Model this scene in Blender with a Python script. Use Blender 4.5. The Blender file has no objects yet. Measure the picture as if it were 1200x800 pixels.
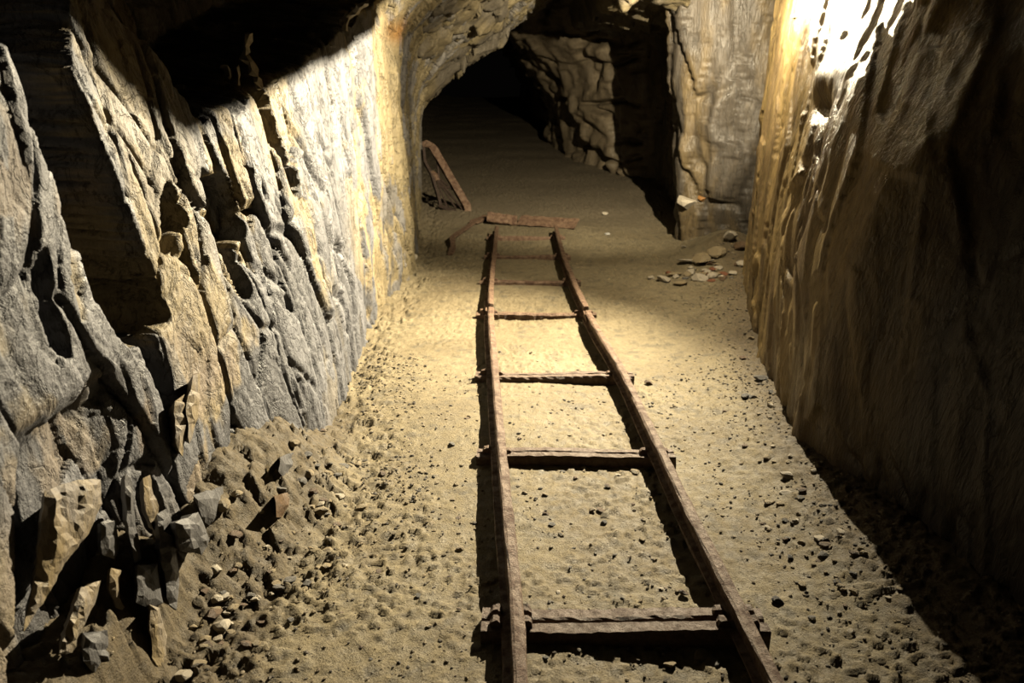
import bpy, bmesh, math, random
import numpy as np
from mathutils import Vector, Matrix, geometry as geo

# ------------------------------------------------------------------ camera
SC = bpy.context.scene
COL = SC.collection
EYE = 1.5
PITCH = math.radians(17.63)
FPX = 950.0
cam_d = bpy.data.cameras.new('camera')
cam = bpy.data.objects.new('camera', cam_d)
COL.objects.link(cam)
cam.location = (0, 0, EYE)
cam.rotation_euler = (math.pi / 2 - PITCH, 0, 0)
cam_d.sensor_width = 36
cam_d.lens = FPX / 1200 * 36
cam_d.clip_start = 0.02
cam_d.clip_end = 200
cam_d.dof.use_dof = True
cam_d.dof.focus_distance = 3.0
cam_d.dof.aperture_fstop = 4.0
SC.camera = cam

# ------------------------------------------------------------------ world, lamps, exposure
w = bpy.data.worlds.new('mine_air')
SC.world = w
w.use_nodes = True
w.node_tree.nodes['Background'].inputs[0].default_value = (1.0, 0.86, 0.7, 1)
w.node_tree.nodes['Background'].inputs[1].default_value = 0.001

LAMP = Vector((1.45, 5.35, 2.16))
WARM = (1.0, 0.86, 0.60)


def lamp(name, kind, energy, loc, size, col=WARM, aim=None, cone=None, blend=1.0):
    d = bpy.data.lights.new(name, kind)
    d.energy = energy
    d.color = col
    if kind in ('POINT', 'SPOT'):
        d.shadow_soft_size = size
    if kind == 'SPOT':
        d.spot_size = math.radians(cone)
        d.spot_blend = blend
    o = bpy.data.objects.new(name, d)
    COL.objects.link(o)
    o.location = loc
    if aim is not None:
        o.rotation_euler = (Vector(aim) - Vector(loc)).to_track_quat('-Z', 'Y').to_euler()
    return o


lamp('wall_lamp_bulb', 'POINT', 340, LAMP, 0.009)
lamp('wall_lamp_beam', 'SPOT', 4750, LAMP, 0.009, aim=(-2.5, 3.2, 0.3), cone=120, blend=1.0)
lamp('added_far_spot', 'SPOT', 2500, LAMP, 0.009, aim=(0.1, 13, 0.7), cone=80, blend=1.0)  # extra spot added at the lamp to brighten the far floor and walls

vs = SC.view_settings
vs.view_transform = 'Standard'
vs.look = 'None'
vs.gamma = 1
vs.use_curve_mapping = False
vs.exposure = 0.0
SC.cycles.use_denoising = True
SC.cycles.max_bounces = 8
SC.cycles.diffuse_bounces = 1
SC.cycles.sample_clamp_indirect = 4

SP, CP = math.sin(PITCH), math.cos(PITCH)


def ray(px, py):
    a, b = (px - 600) / FPX, (400 - py) / FPX
    return Vector((a, CP + b * SP, -SP + b * CP))


def at_y(px, py, y):
    """the world point seen at a picture position, at distance y along the tunnel"""
    r = ray(px, py)
    t = y / r.y
    return Vector((r.x * t, y, EYE + r.z * t))


def at_z(px, py, z=0.0):
    r = ray(px, py)
    t = (z - EYE) / r.z
    return Vector((r.x * t, r.y * t, z))


# ------------------------------------------------------------------ numpy noise
def hsh(i, j, k, s):
    h = (i.astype(np.int64) * 374761393 + j.astype(np.int64) * 668265263 + k.astype(np.int64) * 1274126177 + s * 1442695041) & 0xFFFFFFFF
    h = ((h ^ (h >> 13)) * 1274126177) & 0xFFFFFFFF
    h = ((h ^ (h >> 16)) * 2246822519) & 0xFFFFFFFF
    h = h ^ (h >> 15)
    return (h & 0xFFFFFF).astype(np.float32) / np.float32(0xFFFFFF)


def vnoise(p, s=0):
    """smooth value noise in -1..1 on an (n,3) array"""
    f = np.floor(p)
    q = (p - f).astype(np.float32)
    f = f.astype(np.int64)
    q = q * q * q * (q * (q * 6 - 15) + 10)
    r = 0
    for a in (0, 1):
        wa = q[:, 0] if a else 1 - q[:, 0]
        for b in (0, 1):
            wb = q[:, 1] if b else 1 - q[:, 1]
            for c in (0, 1):
                wc = q[:, 2] if c else 1 - q[:, 2]
                r = r + wa * wb * wc * hsh(f[:, 0] + a, f[:, 1] + b, f[:, 2] + c, s)
    return r * 2 - 1


def fbm(p, octs=4, s=0, gain=0.5):
    r, a, t = 0, 1.0, 0
    for o in range(octs):
        r = r + a * vnoise(p * (2.03 ** o) + 17.3 * o, s + o)
        t += a
        a *= gain
    return r / t


def facets(p, s=0, tilt=1.0):
    """cellular noise: every cell is a flat facet with its own height and slope; returns (height, edge distance)"""
    f = np.floor(p).astype(np.int64)
    n = len(p)
    d1 = np.full(n, 9.0, np.float32)
    d2 = np.full(n, 9.0, np.float32)
    h = np.zeros(n, np.float32)
    for a in (-1, 0, 1):
        for b in (-1, 0, 1):
            for c in (-1, 0, 1):
                i, j, k = f[:, 0] + a, f[:, 1] + b, f[:, 2] + c
                r0, r1, r2 = hsh(i, j, k, s), hsh(i, j, k, s + 1), hsh(i, j, k, s + 2)
                vx = (p[:, 0] - i - r0).astype(np.float32)
                vy = (p[:, 1] - j - r1).astype(np.float32)
                vz = (p[:, 2] - k - r2).astype(np.float32)
                d = np.sqrt(vx * vx + vy * vy + vz * vz)
                near = d < d1
                d2 = np.where(near, d1, np.minimum(d2, d))
                hh = (r0 * 7.3 + r1 * 3.1 + r2 * 5.7) % 1.0 * 2 - 1
                hv = hh + tilt * ((r1 * 2 - 1) * vx + (r2 * 2 - 1) * vy * 1.4 + (r0 * 2 - 1) * vz)
                h = np.where(near, hv, h)
                d1 = np.where(near, d, d1)
    return h, d2 - d1


def sst(x, a, b):
    t = np.clip((x - a) / (b - a), 0, 1)
    return t * t * (3 - 2 * t)


def bump2(x, c, wd):
    return np.exp(-((x - c) / wd) ** 2)


def hermite(xs, ys, x):
    """monotone-limited cubic through the columns of ys (k,m) at xs (k), evaluated at x (n) -> (n,m)"""
    xs = np.asarray(xs, float)
    ys = np.asarray(ys, float)
    h = np.diff(xs)
    dl = np.diff(ys, axis=0) / h[:, None]
    m = np.zeros_like(ys)
    m[0], m[-1] = dl[0], dl[-1]
    a, b = dl[:-1], dl[1:]
    with np.errstate(divide='ignore', invalid='ignore'):
        hm = 2 * a * b / (a + b)
    m[1:-1] = np.where(a * b > 0, hm, 0)
    i = np.clip(np.searchsorted(xs, x) - 1, 0, len(xs) - 2)
    t = np.clip((x - xs[i]) / h[i], 0, 1)[:, None]
    hh = h[i][:, None]
    return ((2 * t ** 3 - 3 * t ** 2 + 1) * ys[i] + (t ** 3 - 2 * t ** 2 + t) * hh * m[i]
            + (-2 * t ** 3 + 3 * t ** 2) * ys[i + 1] + (t ** 3 - t ** 2) * hh * m[i + 1])


def grid_mesh(name, P, color=None, mat=None, flip=False, smooth=True, parent=None):
    nu, nv = P.shape[:2]
    me = bpy.data.meshes.new(name)
    co = P.reshape(-1, 3).astype(np.float32)
    idx = np.arange(nu * nv).reshape(nu, nv)
    q = np.stack([idx[:-1, :-1], idx[1:, :-1], idx[1:, 1:], idx[:-1, 1:]], -1).reshape(-1, 4)
    if flip:
        q = q[:, ::-1]
    nf = len(q)
    me.vertices.add(len(co))
    me.vertices.foreach_set('co', co.ravel())
    me.loops.add(nf * 4)
    me.loops.foreach_set('vertex_index', q.ravel().astype(np.int32))
    me.polygons.add(nf)
    me.polygons.foreach_set('loop_start', np.arange(0, nf * 4, 4, dtype=np.int32))
    me.update(calc_edges=True)
    me.polygons.foreach_set('use_smooth', np.full(nf, smooth))
    if color is not None:
        ca = me.color_attributes.new('tint', 'FLOAT_COLOR', 'POINT')
        c4 = np.ones((len(co), 4), np.float32)
        c4[:, :3] = color.reshape(-1, 3)
        ca.data.foreach_set('color', c4.ravel())
    if mat:
        me.materials.append(mat)
    o = bpy.data.objects.new(name, me)
    COL.objects.link(o)
    o.parent = parent
    return o


def normals_of(P):
    du = np.gradient(P, axis=0)
    dv = np.gradient(P, axis=1)
    n = np.cross(du, dv)
    n /= np.linalg.norm(n, axis=2, keepdims=True) + 1e-9
    for _ in range(4):
        n[1:-1] = (n[:-2] + 2 * n[1:-1] + n[2:]) / 4
        n[:, 1:-1] = (n[:, :-2] + 2 * n[:, 1:-1] + n[:, 2:]) / 4
    n /= np.linalg.norm(n, axis=2, keepdims=True) + 1e-9
    return n


def soften(d, Y, k_near, k_far):
    """round the steps off: k_near passes everywhere, k_far passes beyond 11 m"""
    far = (Y > 11)[:, None]
    for i in range(max(k_near, k_far)):
        b = d.copy()
        b[1:-1] = (b[:-2] + 2 * b[1:-1] + b[2:]) / 4
        b[:, 1:-1] = (b[:, :-2] + 2 * b[:, 1:-1] + b[:, 2:]) / 4
        d = b if i < k_near else np.where(far, b, d)
    return d


# ------------------------------------------------------------------ materials
def nd(nt, kind, **kw):
    n = nt.nodes.new(kind)
    for k, v in kw.items():
        if hasattr(n, k):
            setattr(n, k, v)
        else:
            n.inputs[k].default_value = v
    return n


def base_mat(name):
    m = bpy.data.materials.new(name)
    m.use_nodes = True
    nt = m.node_tree
    return m, nt, nt.nodes['Principled BSDF']


def rock_material(name, tint=True, color=(0.3, 0.28, 0.25), color2=None, rough=(0.35, 0.7), spec=0.5,
                  scale=9.0, stretch=(1, 1, 0.35), bump=0.5, fine=55.0, dist=0.02, seam=0.25, gain=0.53):
    m, nt, b = base_mat(name)
    L = nt.links.new
    tc = nd(nt, 'ShaderNodeTexCoord')
    mp = nd(nt, 'ShaderNodeMapping')
    mp.inputs['Scale'].default_value = stretch
    L(tc.outputs['Object'], mp.inputs['Vector'])
    n1 = nd(nt, 'ShaderNodeTexNoise', Scale=scale, Detail=8.0, Roughness=0.62)
    L(mp.outputs[0], n1.inputs['Vector'])
    n2 = nd(nt, 'ShaderNodeTexNoise', Scale=fine, Detail=5.0, Roughness=0.65)
    L(mp.outputs[0], n2.inputs['Vector'])
    if tint:
        at = nd(nt, 'ShaderNodeAttribute', attribute_name='tint')
        csrc = at.outputs['Color']
    else:
        mx0 = nd(nt, 'ShaderNodeMix', data_type='RGBA')
        mx0.inputs['A'].default_value = (*color, 1)
        mx0.inputs['B'].default_value = (*(color2 or [c * 0.6 for c in color]), 1)
        rp0 = nd(nt, 'ShaderNodeMapRange')
        rp0.inputs[1].default_value, rp0.inputs[2].default_value = 0.4, 0.62
        L(n1.outputs['Fac'], rp0.inputs[0])
        L(rp0.outputs[0], mx0.inputs['Factor'])
        csrc = mx0.outputs['Result']
    # grain: lighter and darker flecks
    mr = nd(nt, 'ShaderNodeMapRange')
    mr.inputs[1].default_value, mr.inputs[2].default_value = 0.3, 0.7
    mr.inputs[3].default_value, mr.inputs[4].default_value = 0.25 * gain, 0.54 * gain
    mixf = nd(nt, 'ShaderNodeMath', operation='ADD')
    h1 = nd(nt, 'ShaderNodeMath', operation='MULTIPLY')
    h1.inputs[1].default_value = 0.5
    h2 = nd(nt, 'ShaderNodeMath', operation='MULTIPLY')
    h2.inputs[1].default_value = 0.5
    L(n1.outputs['Fac'], h1.inputs[0])
    L(n2.outputs['Fac'], h2.inputs[0])
    L(h1.outputs[0], mixf.inputs[0])
    L(h2.outputs[0], mixf.inputs[1])
    L(mixf.outputs[0], mr.inputs[0])
    mul = nd(nt, 'ShaderNodeMix', data_type='RGBA', blend_type='MULTIPLY')
    mul.inputs['Factor'].default_value = 1
    L(csrc, mul.inputs['A'])
    L(mr.outputs[0], mul.inputs['B'])
    # thin dark seams, real hairline cracks filled with dirt
    n3 = nd(nt, 'ShaderNodeTexNoise', Scale=scale * 1.6, Detail=6.0, Roughness=0.6, Distortion=0.6)
    L(mp.outputs[0], n3.inputs['Vector'])
    sb = nd(nt, 'ShaderNodeMath', operation='SUBTRACT')
    sb.inputs[1].default_value = 0.5
    L(n3.outputs['Fac'], sb.inputs[0])
    ab = nd(nt, 'ShaderNodeMath', operation='ABSOLUTE')
    L(sb.outputs[0], ab.inputs[0])
    sm = nd(nt, 'ShaderNodeMapRange')
    sm.inputs[1].default_value, sm.inputs[2].default_value = 0.0, 0.022
    sm.inputs[3].default_value, sm.inputs[4].default_value = 1 - seam, 1.0
    L(ab.outputs[0], sm.inputs[0])
    mul2 = nd(nt, 'ShaderNodeMix', data_type='RGBA', blend_type='MULTIPLY')
    mul2.inputs['Factor'].default_value = 1
    L(mul.outputs['Result'], mul2.inputs['A'])
    L(sm.outputs[0], mul2.inputs['B'])
    L(mul2.outputs['Result'], b.inputs['Base Color'])
    hs = nd(nt, 'ShaderNodeMath', operation='MULTIPLY_ADD')
    hs.inputs[1].default_value = .35
    L(sm.outputs[0], hs.inputs[0])
    L(mixf.outputs[0], hs.inputs[2])
    rr = nd(nt, 'ShaderNodeMapRange')
    rr.inputs[1].default_value, rr.inputs[2].default_value = 0.35, 0.65
    rr.inputs[3].default_value, rr.inputs[4].default_value = rough
    L(n1.outputs['Fac'], rr.inputs[0])
    L(rr.outputs[0], b.inputs['Roughness'])
    b.inputs['Specular IOR Level'].default_value = spec * .5
    bp = nd(nt, 'ShaderNodeBump', Strength=bump, Distance=dist)
    L(hs.outputs[0], bp.inputs['Height'])
    L(bp.outputs[0], b.inputs['Normal'])
    return m


M_left = rock_material('left_rock', rough=(0.42, 0.75), bump=0.8, dist=0.03, seam=.4, stretch=(1, .65, .5))
M_right = rock_material('right_rock', rough=(0.24, 0.5), stretch=(1, 1, 0.22), bump=0.8, spec=0.35, dist=0.025)
M_roof = rock_material('roof_rock', rough=(0.45, 0.75), stretch=(1, 1, 1), bump=0.6)
M_floor = rock_material('sandy_floor', rough=(0.5, 0.85), stretch=(1, 1, 1), scale=22, fine=140, bump=0.8, dist=0.012, spec=0.35)
M_rust = rock_material('rusty_iron', tint=False, gain=.66, color=(0.44, 0.28, 0.175), color2=(0.17, 0.09, 0.055), rough=(0.42, 0.85), stretch=(1, 1, 1), scale=26, fine=130, bump=1.0, dist=0.014, spec=0.5)
M_rustdark = rock_material('dark_rusty_iron', tint=False, gain=.66, color=(0.36, 0.24, 0.17), color2=(0.19, 0.12, 0.085), rough=(0.5, 0.8), stretch=(1, 1, 1), scale=40, fine=170, bump=1.0, dist=0.008, spec=0.5)
M_irondark = rock_material('blackened_iron', tint=False, gain=.66, color=(0.13, 0.085, 0.06), color2=(0.07, 0.045, 0.035), rough=(0.5, 0.8), stretch=(1, 1, 1), scale=40, fine=170, bump=1.0, dist=0.008, spec=0.3)
M_cable = rock_material('grey_cable_sheath', tint=False, color=(0.7, 0.68, 0.64), color2=(0.6, 0.58, 0.54), rough=(0.25, 0.4), stretch=(1, 1, 1), bump=0.1)
STONE = {
    'sand': rock_material('sandy_stone', tint=False, gain=.72, color=(0.62, 0.49, 0.29), color2=(0.46, 0.36, 0.21), stretch=(1, 1, 1), scale=14, bump=0.5),
    'grey': rock_material('grey_stone', tint=False, gain=.72, color=(0.27, 0.25, 0.22), color2=(0.17, 0.155, 0.14), stretch=(1, 1, 1), scale=14, bump=0.5),
    'pale': rock_material('pale_stone', tint=False, gain=.72, color=(0.85, 0.76, 0.60), color2=(0.70, 0.60, 0.45), stretch=(1, 1, 1), scale=14, bump=0.4),
    'dark': rock_material('dark_stone', tint=False, gain=.72, color=(0.11, 0.10, 0.095), color2=(0.06, 0.055, 0.05), stretch=(1, 1, 1), scale=14, bump=0.5),
    'brown': rock_material('brown_stone', tint=False, gain=.72, color=(0.27, 0.17, 0.09), color2=(0.18, 0.11, 0.06), stretch=(1, 1, 1), scale=14, bump=0.5),
    'red': rock_material('red_stone', tint=False, gain=.72, color=(0.45, 0.16, 0.07), color2=(0.3, 0.12, 0.06), stretch=(1, 1, 1), scale=14, bump=0.5),
    'slate': rock_material('slate_slab', tint=False, gain=.72, color=(0.26, 0.255, 0.26), color2=(0.13, 0.125, 0.125), stretch=(1, 1, .4), scale=14, bump=0.6),
    'slate_tan': rock_material('tan_slate_slab', tint=False, gain=.72, color=(0.55, 0.43, 0.25), color2=(0.33, 0.29, 0.25), stretch=(1, 1, .35), scale=12, bump=0.6),
    'orange': rock_material('orange_stone', tint=False, gain=.72, color=(0.62, 0.30, 0.08), color2=(0.5, 0.24, 0.08), stretch=(1, 1, 1), scale=14, bump=0.4),
    'white': rock_material('white_stone', tint=False, gain=.72, color=(0.85, 0.83, 0.78), color2=(0.75, 0.72, 0.66), stretch=(1, 1, 1), scale=14, bump=0.3),
}


def C(*v):
    return np.array(v, np.float32)


GREY, TAN, PINK, OCHRE, DARK, OLIVE, MUD = (C(.27, .27, .29), C(.60, .48, .28), C(.55, .44, .33), C(.60, .40, .13),
                                            C(.09, .085, .08), C(.36, .29, .15), C(.20, .15, .085))


def mix(a, b, t):
    t = np.asarray(t)[..., None]
    return a * (1 - t) + b * t


# ------------------------------------------------------------------ floor height
def floor_z(x, y, fine=True):
    x = np.asarray(x, float)
    y = np.asarray(y, float)
    p = np.stack([x, y, np.zeros_like(x)], -1).reshape(-1, 3)
    z = 0.018 * vnoise(p * 1.7, 5).reshape(x.shape)
    z = z + 0.05 * np.maximum(y - 9.0, 0)
    # earth bank at the foot of the left wall
    foot = np.interp(y, [0.8, 1.6, 1.9, 2.3, 2.8, 3.25, 3.6, 4.7, 6.3, 9.8, 20], [-.98, -.94, -.90, -.78, -.68, -.72, -.85, -.93, -.85, -1.04, -2.2])
    hb = np.interp(y, [0.8, 1.5, 1.8, 2.0, 2.25, 2.5, 2.9, 3.1, 3.4, 3.8, 20], [.05, .06, .09, .14, .24, .33, .30, .18, .07, .05, .05])
    hb = hb + np.interp(y, [5.2, 6.2, 7.5, 9.2, 10], [0, .16, .22, .12, 0])
    z = z + hb * sst(foot + 0.12 - x, 0, 0.42)
    # muck heaped in the cavity under the leaning slabs
    z = z + .20 * sst(-.92 - x, 0, .10) * sst(y, 1.1, 1.4) * (1 - sst(y, 1.95, 2.2))
    # low gravel bank along the right wall
    rf = np.interp(y, [0.8, 1.9, 2.7, 3.1, 3.7, 4.7, 5.75, 6.6, 20], [1.5, 1.43, 1.3, 1.22, 1.28, 1.46, 1.7, 1.9, 1.9])
    z = z + 0.07 * sst(x, rf - 0.45, rf + 0.05)
    z = z + 0.16 * bump2(x, 1.95, .32) * bump2(y, 7.25, .42)
    if fine:
        q = p.copy()
        g = sst(vnoise(p * 2.3, 31), -.35, .5).reshape(x.shape)
        g = np.maximum(g, sst(x, rf - .5, rf - .1))
        g = np.maximum(g, sst(foot + .42 - x, 0, .25))
        h, e = facets(q * C(34, 34, 1), 61, .5)
        z = z + (0.0035 + 0.009 * g) * (1 + .45 * (1 - sst(y, 2.4, 3.4))) * np.maximum(h, -.2).reshape(x.shape) * 0.6
        z = z + 0.004 * fbm(q * 11, 4, 77, .6).reshape(x.shape)
        bank = sst(foot + .3 - x, 0, .2)
        h2, e2 = facets(q * C(19, 19, 1), 88, .8)
        z = z + bank * 0.012 * h2.reshape(x.shape)
    return z


# ------------------------------------------------------------------ wall tables  X(y, z)
ZL = [-.2, .3, .6, 1.0, 1.4, 1.8, 2.2, 2.7]
LEFT = [
    (0.7, [-1.00, -1.02, -1.04, -1.06, -1.10, -1.15, -1.20, -1.25]),
    (1.3, [-1.00, -1.03, -1.05, -1.07, -1.06, -1.07, -1.20, -1.25]),
    (1.62, [-1.01, -1.04, -1.07, -1.07, -1.05, -1.06, -1.2, -1.3]),
    (1.85, [-1.00, -1.03, -1.05, -1.06, -1.05, -1.07, -1.2, -1.3]),
    (2.10, [-1.00, -1.03, -1.05, -1.08, -1.10, -1.15, -1.25, -1.35]),
    (2.40, [-.97, -1.01, -1.03, -1.07, -1.12, -1.20, -1.3, -1.45]),
    (2.60, [-.92, -.98, -1.00, -1.05, -1.10, -1.19, -1.32, -1.45]),
    (2.85, [-.85, -.92, -.97, -1.03, -1.09, -1.17, -1.28, -1.40]),
    (3.24, [-.78, -.83, -.88, -.95, -1.02, -1.10, -1.20, -1.30]),
    (3.8, [-.80, -.84, -.89, -.94, -1.00, -1.05, -1.12, -1.2]),
    (4.8, [-.90, -.91, -.92, -.93, -.94, -.96, -1.0, -1.1]),
    (5.7, [-.88, -.88, -.88, -.88, -.89, -.90, -.90, -.8]),
    (6.3, [-.82, -.82, -.83, -.84, -.85, -.84, -.55, .1]),
    (7.5, [-.90, -.91, -.92, -.92, -.92, -.85, -.40, .3]),
    (8.6, [-1.0, -1.02, -1.02, -1.0, -.93, -.60, .0, .6]),
    (9.5, [-1.05, -1.07, -1.07, -1.06, -.95, -.45, .2, .8]),
    (9.8, [-1.15, -1.17, -1.17, -1.16, -1.05, -.7, .2, .8]),
    (11, [-1.6, -1.62, -1.62, -1.6, -1.5, -1.3, -.7, .2]),
    (14, [-1.9, -1.9, -1.9, -1.9, -1.8, -1.5, -.7, .2]),
    (20, [-2.4, -2.4, -2.4, -2.4, -2.3, -2.0, -1.5, -.7]),
    (36, [-3.5, -3.5, -3.5, -3.5, -3.3, -3.0, -2.5, -1.7]),
]
ZR = [-.2, .4, .8, 1.2, 1.6, 2.0, 2.4, 2.8]
RIGHT = [
    (0.7, [1.50, 1.56, 1.66, 1.80, 1.95, 2.10, 2.2, 2.3]),
    (1.9, [1.43, 1.50, 1.60, 1.75, 1.90, 2.05, 2.15, 2.2]),
    (2.7, [1.30, 1.37, 1.48, 1.64, 1.82, 2.0, 2.1, 2.2]),
    (3.1, [1.20, 1.24, 1.29, 1.42, 1.66, 1.92, 2.05, 2.2]),
    (3.7, [1.26, 1.27, 1.30, 1.38, 1.51, 1.66, 1.80, 1.95]),
    (4.7, [1.46, 1.48, 1.51, 1.55, 1.60, 1.68, 1.76, 1.9]),
    (5.75, [1.70, 1.71, 1.72, 1.74, 1.78, 1.83, 1.9, 1.95]),
    (6.40, [1.88, 1.90, 1.92, 1.93, 1.93, 1.93, 1.93, 1.93]),
    (6.60, [2.00, 2.05, 2.10, 2.12, 2.12, 2.12, 2.12, 2.1]),
    (6.95, [2.45, 2.5, 2.5, 2.5, 2.5, 2.5, 2.5, 2.4]),
    (7.40, [2.45, 2.5, 2.5, 2.5, 2.5, 2.4, 2.4, 2.3]),
    (7.72, [1.85, 1.85, 1.85, 1.82, 1.78, 1.75, 1.72, 1.65]),
    (7.95, [1.62, 1.61, 1.60, 1.58, 1.54, 1.49, 1.44, 1.4]),
    (8.10, [1.62, 1.60, 1.57, 1.54, 1.50, 1.45, 1.40, 1.3]),
    (9.0, [2.0, 2.0, 2.0, 2.0, 1.95, 1.9, 1.8, 1.6]),
    (11.5, [2.0, 2.0, 2.0, 2.0, 1.95, 1.9, 1.8, 1.6]),
    (12.7, [1.45, 1.43, 1.41, 1.39, 1.34, 1.22, 1.05, .8]),
    (14.2, [1.15, 1.10, 1.05, .95, .78, .40, .0, -.3]),
    (16.6, [.72, .70, .66, .58, .42, .10, -.2, -.5]),
    (17.5, [.80, .80, .78, .76, .70, .5, .3, .2]),
    (22, [.6, .6, .6, .6, .5, .3, .1, .0]),
    (36, [0, 0, 0, 0, 0, -.2, -.4, -.6]),
]


def rows(table, zs, Y, Zz, slant=None):
    """X on the grid Y (n) x Zz (m), with an optional shift of y that depends on z"""
    ys = [r[0] for r in table]
    X = np.zeros((len(Y), len(Zz)))
    tab = np.array([r[1] for r in table])
    for j, z in enumerate(Zz):
        col = hermite(zs, tab.T, np.array([z]))[0]          # X per station at this z
        yy = Y - (slant(z) if slant else 0)
        X[:, j] = hermite(ys, col[:, None], yy)[:, 0]
    return X


def stations(table, zs, n, zmid, y0, y1):
    yy = np.concatenate([np.linspace(y0, 10, 6000), np.linspace(10, y1, 2000)[1:]])
    x = rows(table, zs, yy, [zmid])[:, 0]
    ds = np.sqrt(np.diff(yy) ** 2 + np.diff(x) ** 2) / (np.maximum(yy[1:], .5) + .5)
    s = np.concatenate([[0], np.cumsum(ds)])
    return np.interp(np.linspace(0, s[-1], n), s, yy)


# ---- left wall
def build_left():
    Y = stations(LEFT, ZL, 1150, .9, .75, 30)
    Z = np.linspace(-.18, 2.6, 420)
    X = rows(LEFT, ZL, Y, Z)
    YY, ZZ = np.meshgrid(Y, Z, indexing='ij')
    # the hollow above the rim
    rim = np.interp(YY, [2.55, 2.70, 2.92, 3.47, 4.1, 4.82, 5.77, 6.2], [1.75, 1.56, 1.36, 1.46, 1.58, 1.75, 2.02, 2.3])
    p0 = np.stack([X, YY, ZZ], -1).reshape(-1, 3)
    rim = rim + 0.05 * fbm(p0 * 5, 3, 3).reshape(X.shape)
    win = sst(YY, 2.62, 2.74) * (1 - sst(YY, 5.9, 6.3))
    X = X - .75 * sst(ZZ, rim, rim + .10) * win
    # cavity behind the leaning slabs low down near the eye
    ystep = np.interp(ZZ, [0, .3, .6, .8], [1.25, 1.36, 1.52, 1.62])
    X = X - .08 * sst(YY, ystep, ystep + .04) * sst(.80 - ZZ, 0, .12) * (1 - sst(YY, 1.95, 2.15))
    # the deep upright slot beside the rib
    wob = .02 * fbm(p0 * C(4, 4, 5), 3, 8).reshape(X.shape)
    ye = np.interp(ZZ, [.8, .98, 1.27, 1.51, 1.8], [2.12, 1.99, 1.885, 1.80, 1.70]) + wob
    yr = np.interp(ZZ, [.8, .82, 1.245, 1.54, 1.71, 2.0], [2.40, 2.41, 2.285, 2.20, 2.33, 2.6]) + wob * 1.2
    X = X - .30 * sst(YY, ye, ye + .035) * (1 - sst(YY, yr - .03, yr)) * sst(ZZ, .79, .86)
    yc = np.interp(ZZ, [.45, .8], [2.30, 2.24]) + wob
    X = X - .14 * (1 - sst(np.abs(YY - yc), .02, .05)) * sst(ZZ, .42, .5) * (1 - sst(ZZ, .80, .84))
    P = np.stack([X, YY, ZZ], -1)
    N = normals_of(P)
    if N[..., 0].mean() < 0:
        N = -N
    p = P.reshape(-1, 3)
    # foliation leans: shear the lookup so joints run steeply down and towards the eye
    sh = p.copy()
    sh[:, 1] = sh[:, 1] + .16 * sh[:, 2]
    sh = sh + .05 * np.stack([vnoise(p * 3, 40), vnoise(p * 3, 41), vnoise(p * 3, 42)], -1)
    h1, e1 = facets(sh * C(2.5, 3.0, .95), 11, 1.0)
    h2, e2 = facets(sh * C(6, 7, 1.9), 21, 1.0)
    h3, e3 = facets(sh * C(14, 16, 5), 34, 1.0)
    f = fbm(sh * C(14, 14, 6), 3, 55, .5)
    yq = p[:, 1]
    zq = p[:, 2]
    amp = np.interp(yq, [0, 1.9, 2.1, 2.4, 3.8, 4.4, 5.2, 6, 7], [.36, .36, .6, .45, .55, .45, .42, .6, .8])
    slab = bump2(yq, 4.2, .8) * sst(1.35 - .35 * (yq - 3.4), 0, .25)
    disp = amp * (.026 * h1 + .015 * h2 + .009 * h3 + .005 * f)
    dy = .0032 * (yq + .5)
    crack = (.032 * (1 - sst(e1, 0, np.maximum(.06, 1.5 * dy * 3))) + .022 * (1 - sst(e2, .0, np.maximum(.09, 1.5 * dy * 7))) * sst(vnoise(p * 2.1, 71), -.1, .3) + .007 * (1 - sst(e3, 0, np.maximum(.12, 1.5 * dy * 16))) * sst(vnoise(p * 4, 72), 0, .3))
    disp = disp - np.interp(yq, [1.9, 2.2], [.45, .75]) * crack
    # deeper dark pockets in the middle bay
    pk = facets(sh * C(5, 7.5, 4.2), 93, 0)[1]
    pocket = sst(vnoise(sh * C(5, 8, 3.6), 95), .38, .5) * np.clip(bump2(yq, 3.0, .6) * 1.3, 0, 1) * sst(zq, .55, .75)
    pocket += .6 * sst(vnoise(sh * C(6, 10, 3), 97), .5, .62) * (1 - sst(yq, 2.0, 2.2))
    disp = disp - .10 * pocket
    disp *= np.where(yq > 10, .0 + 2.0, 1.0)
    disp = soften(disp.reshape(X.shape), Y, 0, 5)
    P = P + N * disp[..., None]
    # colour
    n1 = fbm(sh * C(3.5, 2.6, 1.5), 4, 101, .6)
    n2 = fbm(sh * C(9, 6, 3), 4, 111, .6)
    n3 = fbm(p * 3.1, 3, 121)
    t = sst(n1 + .45 * n2 + .25 * h2, -.22, .22)
    greyness = np.interp(yq, [.8, 1.9, 2.25, 2.35, 2.7, 3.0, 3.5, 4.3, 4.9, 5.6, 9], [.85, .75, .6, .05, .08, .40, .50, .98, .75, .15, .1])
    low = sst(.75 - zq, 0, .3) * bump2(yq, 3.1, .75)
    greyness = np.clip(greyness + .45 * low, 0, 1)
    g = sst(t * .9 + greyness * 1.25 - .62, .15, .6)
    g = g * (1 - .8 * sst(.75 - zq, 0, .2) * (1 - sst(yq, 1.45, 1.6)))
    warm = mix(mix(np.broadcast_to(TAN, p.shape), PINK, sst(n3, -.2, .3) * (yq < 3.4)), OCHRE, sst(n2, .28, .6) * .7)
    warm = mix(warm, OLIVE, sst(yq, 5, 6.2) * .6)
    c = mix(warm, GREY * (1 + .35 * h2[:, None]), g)
    mud = sst(.42 - zq, 0, .2) * bump2(yq, 1.95, .32)
    c = mix(c, MUD * .75, mud * .8)
    c = c * (1 + .12 * h3)[:, None]
    c = mix(c, C(.62, .30, .07), bump2(yq, 6.3, .28) * bump2(zq, 1.86, .08) * .9)
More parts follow.
